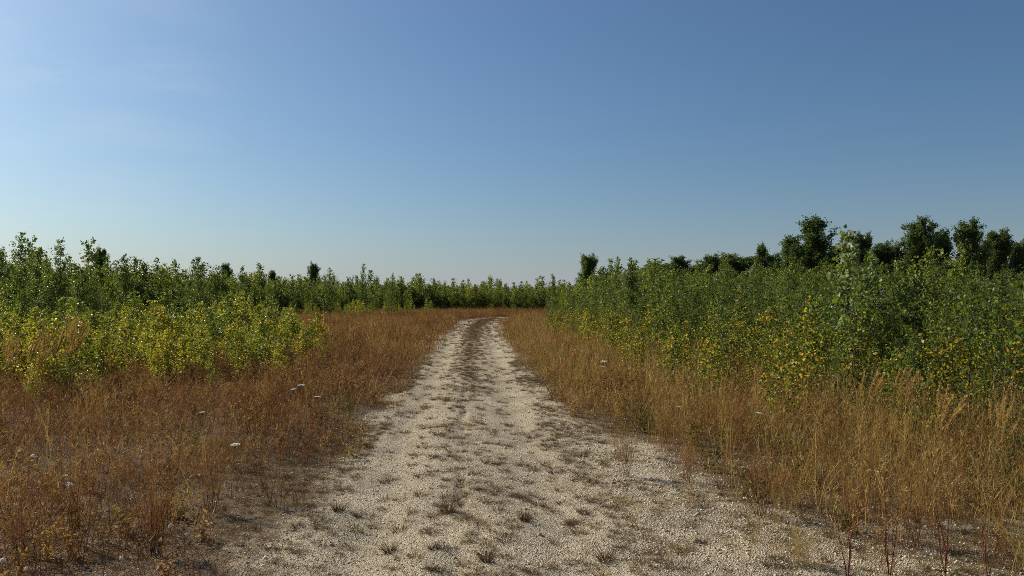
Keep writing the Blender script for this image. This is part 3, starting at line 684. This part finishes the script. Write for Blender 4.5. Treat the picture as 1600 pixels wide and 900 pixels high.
tree(487, 420, 105, 20, big_b[0], 5.4, 'small dark round tree on the left skyline beyond the stand', tone=-.1)
tree(427, 429, 110, 16, big_a[0], 4.2, 'tiny dark tree on the left skyline beside a slender sapling', tone=-.05)
tree(353, 419, 90, 18, big_a[1], 4.2, 'small dark conical tree poking above the left stand', tone=-.05)
tree(155, 396, 70, 20, big_a[2], 4.2, 'dark tree tip above the left stand near the two spires', tone=-.05)

# ------------------------------------------------------------------ small plants one can count
# tufts on the track
def tuft(seed, n, rad, h0, h1, lo, hi):
    rg = np.random.default_rng(seed); g = Geo()
    th = rg.uniform(0, 6.28, n); rr = rad * np.sqrt(rg.random(n)) * .45
    base = np.stack([rr * np.cos(th), rr * np.sin(th) * .7, np.full(n, -.008)], -1); h = rg.uniform(h0, h1, n)
    ln = np.stack([np.cos(th), np.sin(th)], -1) * (rad * rg.uniform(.3, 1.2, n))[:, None] + rg.normal(0, .01, (n, 2))
    ti = rg.uniform(lo, hi, n); ribbons(g, base, h, ln, np.full(n, .0031) * rg.uniform(.7, 1.3, n), ti * .55, ti, rg, 2, 1.4)
    return g.mesh('grass_tuft', TUFT)
tufts = [tuft(800 + k, 110, .085, .02, .065, .15, .55) for k in range(4)] + [tuft(820 + k, 95, .08, .02, .055, .3, .95) for k in range(3)] + [tuft(840 + k, 130, .07, .03, .11, .1, .45) for k in range(2)]
def lab_tuft(u, y):
    side = 'on the left wheel line' if u < -.36 else 'on the right wheel line' if u > .36 else 'on the middle strip of track'
    a = 'brown-green tuft' ; dd = 'at the bottom of the view' if y < 5.0 else 'nearest but one stretch' if y < 6.0 else 'level with the white flower' if y < 7.5 else 'level with the lone russet weed' if y < 9 else 'short of the olive clump' if y < 12 else 'level with the olive clump' if y < 17 else 'far along'
    return '%s %s, %s' % (a, side, dd), 'grass tufts %s, %s' % (side, dd)
tx_, ty_, ts_ = [], [], []
for (y0, y1, n) in ((4.3, 6.5, 105), (6.5, 10, 110), (10, 18, 75)):
    k = 0
    while k < n:
        yy = rng.uniform(y0, y1); u = (rng.normal(0.06, .26 if yy > 12 else .36) if (q := rng.random()) < .38 else rng.normal(.95, .25) if q < .62 else rng.uniform(-1.2, 1.2))
        if abs(u) > 1.25: continue
        wheel = math.exp(-((abs(u) - .62) / .2) ** 2)
        if rng.random() < wheel * (.35 if yy < 12 else .7): continue
        cx = np.interp(yy, C_all[:, 1], C_all[:, 0]); tx_.append(cx + u); ty_.append(yy); ts_.append(u); k += 1
for (px, py) in ((678, 862), (675, 895), (530, 800), (700, 800), (820, 815), (1000, 828), (1095, 845), (760, 880), (490, 795), (610, 858), (560, 805), (945, 870)):
    d = GD(py); tx_.append(PX(px, d)); ty_.append(d); ts_.append(PX(px, d) + .3)
tx_, ty_ = np.array(tx_), np.array(ty_); tz_ = ground_z(tx_, ty_)
for k in range(len(tx_)):
    big = k >= len(tx_) - 12
    o = bpy.data.objects.new('grass_tuft', tufts[rng.integers(7, 9) if big and rng.random() < .6 else rng.integers(0, 7)]); col.objects.link(o)
    s = rng.uniform(.6, 1.3) * (1.1 if big else 1.0) * np.interp(ty_[k], [4, 12, 25], [.85, 1.1, 1.5]); o.location = (tx_[k], ty_[k], tz_[k]); o.rotation_euler = (0, 0, rng.uniform(0, 6.28)); o.scale = (s * rng.uniform(.85, 1.25), s, s * rng.uniform(.55, .95))
    o['tone'] = float(rng.normal(0, .07)); lb, gp = lab_tuft(ts_[k], ty_[k]); tag(o, lb, 'grass tuft', gp)
# uncountable low growth: far middle strip and the verges
low = tufts[:7]
x, y = [], []
yy = rng.uniform(12, 60, 2600); u = np.where(rng.random(2600) < .5, rng.normal(-.02, .30, 2600), rng.uniform(-1.3, 1.3, 2600))
s_at = np.interp(yy, C_all[:260, 1], S_all[:260]) if False else None
xx = np.interp(yy, C_all[C_all[:, 1] < 61.5][:, 1], C_all[C_all[:, 1] < 61.5][:, 0]) + u; k = (np.abs(u) < 1.25) & (rng.random(2600) < np.interp(yy, [12, 24, 60], [.3, .6, .9]))
x.append(xx[k]); y.append(yy[k])
yy = 4.2 * (28 / 4.2) ** rng.random(1500); u = np.where(rng.random(1500) < .55, rng.normal(.02, .30, 1500), rng.uniform(-1.2, 1.25, 1500)); k = (rng.random(1500) < np.interp(yy, [4, 9, 14], [.18, .25, .5])) & (rng.random(1500) > .8 * np.exp(-((np.abs(u) - .62) / .22) ** 2))
x.append((np.interp(yy, C_all[C_all[:, 1] < 61.5][:, 1], C_all[C_all[:, 1] < 61.5][:, 0]) + u)[k]); y.append(yy[k])
xx, yy = jitter(-8, 9, 3.4, 20, 0.105); sd = track_dist(xx, yy); e = np.abs(sd) - HW
k = in_view(xx, yy, 1) & (e > -.15) & (e < np.where(sd > 0, 3.0, 2.0)) & (rng.random(len(xx)) < .85 * sstep(.30, .54, fnoise(xx, yy, .8, 81)))
x.append(xx[k]); y.append(yy[k]); x, y = np.concatenate(x), np.concatenate(y); n = len(x)
s = rng.uniform(.3, 1.0, n) * np.interp(y, [4, 15, 40], [.8, 1.05, 1.7])
scatter('low_grass', np.stack([x, y, ground_z(x, y)], -1), np.stack([0 * x, 0 * x, rng.uniform(0, 6.28, n)], -1), np.stack([s * 1.2, s, s * .9], -1), rng.integers(0, 7, n), rng.normal(.06, .12, n) + np.where((np.abs(track_dist(x, y)) > HW) & (rng.random(n) < .4), .3, 0), low,
        'short wiry grass and moss along the verges and the middle strip', 'grass')

# branching dry weeds
def weed(seed, H, nst, spread, nb, w, t0, t1, fan=.5, mat=None):
    """stems fan out of one root; each branches into fine twigs"""
    rg = np.random.default_rng(seed); sg, bg_ = Geo(), Geo()
    for i in range(nst):
        a = rg.uniform(0, 6.28); h = H * rg.uniform(.65, 1.0); lean = np.array([np.cos(a), np.sin(a)]) * spread * h * rg.uniform(.2, 1)
        s = np.linspace(0, 1, 6); p = np.zeros((6, 3)); p[:, :2] = rg.normal(0, .035 if nst > 5 else .004, 2) + lean * (s ** 1.05)[:, None] + rg.normal(0, .006, (6, 2)) * (s > 0)[:, None]; p[:, 2] = h * s - .02
        tube(sg, p, w * (1 - .75 * s), t0 + (t1 - t0) * s.repeat(3), 3)
        u = rg.uniform(.25, .97, nb); q = np.stack([np.interp(u, s, p[:, c]) for c in range(3)], -1)
        d = rg.normal(0, 1, (nb, 3)) * fan; d[:, 2] = np.abs(d[:, 2]) + .8; d = unit(d); ln = h * .34 * (1.1 - u) * rg.uniform(.6, 1.4, nb)
        slivers(bg_, q, q + d * ln[:, None], np.full(nb, w * 1.3), t0 + (t1 - t0) * u + .05, rg)
        m = 5; v = rg.uniform(.3, 1, (nb, m)).ravel(); qq = np.repeat(q, m, 0) + np.repeat(d * ln[:, None], m, 0) * v[:, None]
        d2 = unit(np.repeat(d, m, 0) + rg.normal(0, .7, (nb * m, 3))); slivers(bg_, qq, qq + d2 * (np.repeat(ln, m) * .28)[:, None], np.full(nb * m, w * 1.1), np.full(nb * m, t1) + rg.normal(.02, .05, nb * m), rg)
    return sg.mesh('stem', mat or GRASS), bg_.mesh('twigs', mat or GRASS)
def put_weed(pair, px, py, s, label, name='dry_weed', group=None, tone=0.0):
    d = GD(py); x = PX(px, d); z = float(ground_z([x], [d])[0])
    o = bpy.data.objects.new(name, None); col.objects.link(o); o.location = (x, d, z); o.scale = (s, s, s); o.rotation_euler = (0, 0, rng.uniform(0, 6.28))
    for nm, me in zip(('stem', 'twigs'), pair):
        c = bpy.data.objects.new(nm, me); col.objects.link(c); c.parent = o; c['tone'] = tone
        if nm == 'twigs': c['kind'] = 'stuff'
    return tag(o, label, 'weed', group)
red = [weed(900 + k, .85, 3, .22, 14, .0036, 0, .8, .8, RED) for k in range(3)]
fan_ = [weed(910 + k, .62, 15, .55, 12, .0022, .05, .42, .7) for k in range(3)]
wisp = [weed(920 + k, .62, 20, .34, 14, .0015, .18, .42, .8) for k in range(3)]
put_weed(red[0], 1322, 897, 1.0, 'weed with two crimson stems rising from the bottom right foreground', 'red_stemmed_weed')
put_weed(red[1], 1387, 893, 1.05, 'weed with a crimson stem and slanting straw branches beside the two-stemmed red one', 'red_stemmed_weed')
put_weed(red[2], 1475, 898, 1.1, 'tall thin weed with a straight dark red stem right of the branching one', 'red_stemmed_weed')
put_weed(red[1], 1540, 896, .95, 'dark red stemmed weed nearest the bottom right corner', 'red_stemmed_weed')
put_weed(fan_[0], 1188, 806, 1.05, 'fan of dark bare weed stems on the gravel beside a white flower head', 'dry_weed')
put_weed(fan_[1], 1330, 835, .95, 'dark fanned dry weed between the white flower and the red stems', 'dry_weed')
put_weed(fan_[2], 1420, 850, 1.0, 'tangled tan dry weed behind the crimson stems', 'dry_weed', tone=.15)
put_weed(wisp[0], 975, 745, 1.0, 'wispy russet weed standing alone on the gravel right of the track', 'dry_weed')
put_weed(wisp[1], 1072, 752, .85, 'pale wispy weed on the gravel right of the lone russet one', 'dry_weed', tone=.1)
put_weed(wisp[2], 1040, 690, 1.0, 'greenish wispy weed at the front of the right verge', 'dry_weed', tone=.2)
put_weed(wisp[0], 905, 615, 1.25, 'olive grass-like weed clump jutting into the track on the right', 'dry_weed', tone=.3)
put_weed(wisp[1], 545, 664, .95, 'small bright green weed at the left edge of the track', 'green_weed', tone=.58)
put_weed(fan_[1], 480, 700, .8, 'rust-red branching weed on the left verge below the white flowers', 'dry_weed')
put_weed(wisp[2], 245, 868, 1.2, 'large rust-brown weed clump in the left foreground', 'dry_weed', tone=-.02)
put_weed(fan_[0], 120, 855, 1.0, 'dark-stemmed dry weed in the lower left below the white seed heads', 'dry_weed')
put_weed(fan_[2], 40, 880, 1.0, 'rusty dry weed in the bottom left corner', 'dry_weed')
put_weed(wisp[0], 330, 800, 1.0, 'brown wispy weed right of the large rust clump on the left', 'dry_weed')
put_weed(fan_[1], 425, 790, .8, 'thin dark weed leaning over the gravel at the left verge', 'dry_weed')
put_weed(wisp[1], 1250, 880, .55, 'low olive weed on the gravel left of the crimson stems', 'dry_weed', tone=.35)

# white flower heads and seed heads
def flower(seed, H, rad, dome):
    rg = np.random.default_rng(seed); sg, hg = Geo(), Geo()
    ln = rg.normal(0, .05, 2); s = np.linspace(0, 1, 5); p = np.zeros((5, 3)); p[:, :2] = ln * (s ** 2)[:, None]; p[:, 2] = H * s - .02
    tube(sg, p, .0032 * (1 - .5 * s), .55 + .3 * s.repeat(4), 4); top = p[-1]
    n = 15
    for i in range(n):
        a = i * 2.4; r = rad * math.sqrt((i + .5) / n); c = top + np.array([r * math.cos(a), r * math.sin(a), .012 + dome * (1 - (r / rad) ** 2)])
        tube(sg, np.array([top - [0, 0, .015], (top + c) / 2 - [0, 0, .003], c]), .0009, .85, 3)
        m = 9; b = rg.uniform(0, 6.28, m); rr = rad * .26 * np.sqrt(rg.random(m)); q = c + np.stack([rr * np.cos(b), rr * np.sin(b), rg.uniform(0, .004, m)], -1)
        leaves(hg, q, np.stack([np.cos(b), np.sin(b), .25 + 0 * b], -1), np.full(m, rad * .26), rg.uniform(.3, 1, m), rg, .9, .05, 3.0)
    return sg.mesh('stem', GRASS), hg.mesh('flower_head', WHITE)
def seedball(seed, H, rad):
    rg = np.random.default_rng(seed); sg, hg = Geo(), Geo()
    ln = rg.normal(0, .06, 2); s = np.linspace(0, 1, 5); p = np.zeros((5, 3)); p[:, :2] = ln * (s ** 2)[:, None]; p[:, 2] = H * s - .02
    tube(sg, p, .002 * (1 - .4 * s), .2 + .2 * s.repeat(4), 4)
    n = 110; d = unit(rg.normal(size=(n, 3))); leaves(hg, p[-1] + d * rad * .35, d + rg.normal(0, .2, (n, 3)), rad * rg.uniform(.5, .8, n), rg.uniform(0, .8, n), rg, .5)
    return sg.mesh('stem', GRASS), hg.mesh('seed_head', WHITE)
flow = [flower(950 + k, .45, .030 + .004 * k, .006) for k in range(3)]; ball = [seedball(960 + k, .30, .016) for k in range(3)]
def put_flower(pair, px, py, h, H, label, name, s=1.0, group=None):
    d = GD(py, h); x = PX(px, d); z = float(ground_z([x], [d])[0]); k = (h - z) / H
    o = bpy.data.objects.new(name, None); col.objects.link(o); o.location = (x, d, z); o.scale = (s, s, k); o.rotation_euler = (rng.normal(0, .1), rng.normal(0, .1), rng.uniform(0, 6.28))
    for nm, me in zip(('stem', 'flower_head' if 'flower' in name else 'seed_head'), pair):
        c = bpy.data.objects.new(nm, me); col.objects.link(c); c.parent = o
        if nm != 'stem': c.scale = (1, 1, 1)
    return tag(o, label, 'flower', group)
fl = [(481, 603, .5, 1.3, 'flat white flower head on the left verge, upper of the pair near the green weed'), (487, 619, .45, .9, 'smaller white flower head just below the upper one on the left verge'),
      (1148, 730, .36, 1.0, 'bright white flower head above the fan of dark stems on the right'), (1055, 632, .5, .7, 'small white flower head at the front of the right verge grass'),
      (1181, 644, .55, .8, 'flat white flower head in the ochre grass on the right'), (941, 565, .6, 1.3, 'far white flower head in the brown grass right of the track'),
      (922, 569, .55, 1.0, 'far white flower head left of another in the grass right of the track'), (363, 690, .45, .9, 'lone white flower head in the rust grass left of the track'),
      (472, 606, .45, .8, 'tiny white flower head left of the flat pair on the left verge'), (317, 639, .5, .8, 'small white flower head in the brown grass at mid left')]
for k, (px, py, h, s, lb) in enumerate(fl): put_flower(flow[k % 3], px, py, h, .45, lb, 'white_flower', s)
bl = [(121, 739, 'topmost of three white seed heads stacked on the left'), (122, 746, 'middle of three white seed heads stacked on the left'), (122, 758, 'lowest of three white seed heads stacked on the left')]
for k, (px, py, lb) in enumerate(bl): put_flower(ball[k], px, py, .30, .30, lb, 'white_seed_head', 1.45)
bs = [(32, 700), (61, 706), (41, 712), (112, 741), (145, 730), (301, 741), (157, 799), (303, 824), (264, 843), (66, 832), (10, 872), (270, 817), (206, 862), (94, 650), (102, 679), (232, 637), (130, 832), (238, 898), (190, 790), (52, 873), (1277, 748), (1582, 700)]
for k, (px, py) in enumerate(bs):
    put_flower(ball[k % 3], px, py, float(rng.uniform(.12, .3)), .30, 'small white seed head scattered in the rust grass of the left foreground' if px < 800 else 'small white seed head in the straw grass, %s' % ('beside the dark fanned weed' if px < 1400 else 'at the right edge'),
               'white_seed_head', float(rng.uniform(.6, 1.0)), 'seed heads scattered in the left foreground' if px < 800 else None)

# feathery reed grass
def reed(seed):
    rg = np.random.default_rng(seed); sg, hg = Geo(), Geo(); H = 1.0
    for i in range(9):
        a = rg.uniform(0, 6.28); h = H * rg.uniform(.75, 1.05); s = np.linspace(0, 1, 7); ln = np.array([.22 + .06 * rg.normal(), .1 * rg.normal()])
        p = np.zeros((7, 3)); p[:, 0] = ln[0] * s ** 2.4 + .05 * math.cos(a); p[:, 1] = ln[1] * s ** 2 + .05 * math.sin(a); p[:, 2] = h * s - .02
        tube(sg, p, .0025 * (1 - .6 * s), .62, 3)
        m = 150; u = rg.uniform(.74, 1.0, m); q = np.stack([np.interp(u, s, p[:, c]) for c in range(3)], -1); d = unit(rg.normal(0, .5, (m, 3)) + np.array([.3, 0, 1.0]))
        slivers(hg, q, q + d * (.045 * rg.uniform(.6, 1.3, m))[:, None], np.full(m, .006), rg.uniform(.55, .76, m), rg)
    return sg.mesh('stem', GRASS), hg.mesh('plume', GRASS)
reeds = [reed(980 + k) for k in range(3)]
rs = [(1432, 600, 7.5, .88, 'clump of buff feathery grass plumes drooping at the foot of the right thicket'), (1395, 585, 7.9, .9, 'pale feathery grass plumes left of the drooping buff clump'),
      (1462, 612, 7.2, .82, 'feathery grass plumes right of the drooping buff clump'), (1180, 590, 9.6, .8, 'faint feathery grass plumes among golden shrubs on the right'),
      (1555, 640, 6.6, .75, 'feathery grass plumes near the right edge before the thicket'), (92, 500, 12.2, 1.28, 'pale feathery plume clump standing in the yellow scrub on the left'),
      (70, 505, 12.0, 1.2, 'feathery plumes just left of the pale clump in the left scrub'), (110, 498, 12.4, 1.3, 'feathery plumes just right of the pale clump in the left scrub'),
      (45, 520, 11.4, 1.1, 'arching feathery plume in front of the left scrub'), (8, 515, 11.4, 1.1, 'arching feathery plume at the left edge of the scrub'), (1345, 575, 8.0, .85, 'feathery grass plumes beneath the orange-leaved shrubs')]
for k, (px, py, d, s, lb) in enumerate(rs):
    o = bpy.data.objects.new('feather_grass', None); col.objects.link(o); o.location = (PX(px, d), d, 0); o.scale = (s, s, s); o.rotation_euler = (0, 0, rng.normal(0, .5))
    for nm, me in zip(('stem', 'plume'), reeds[k % 3]):
        c = bpy.data.objects.new(nm, me); col.objects.link(c); c.parent = o; c['kind'] = 'stuff'
    tag(o, lb, 'grass')
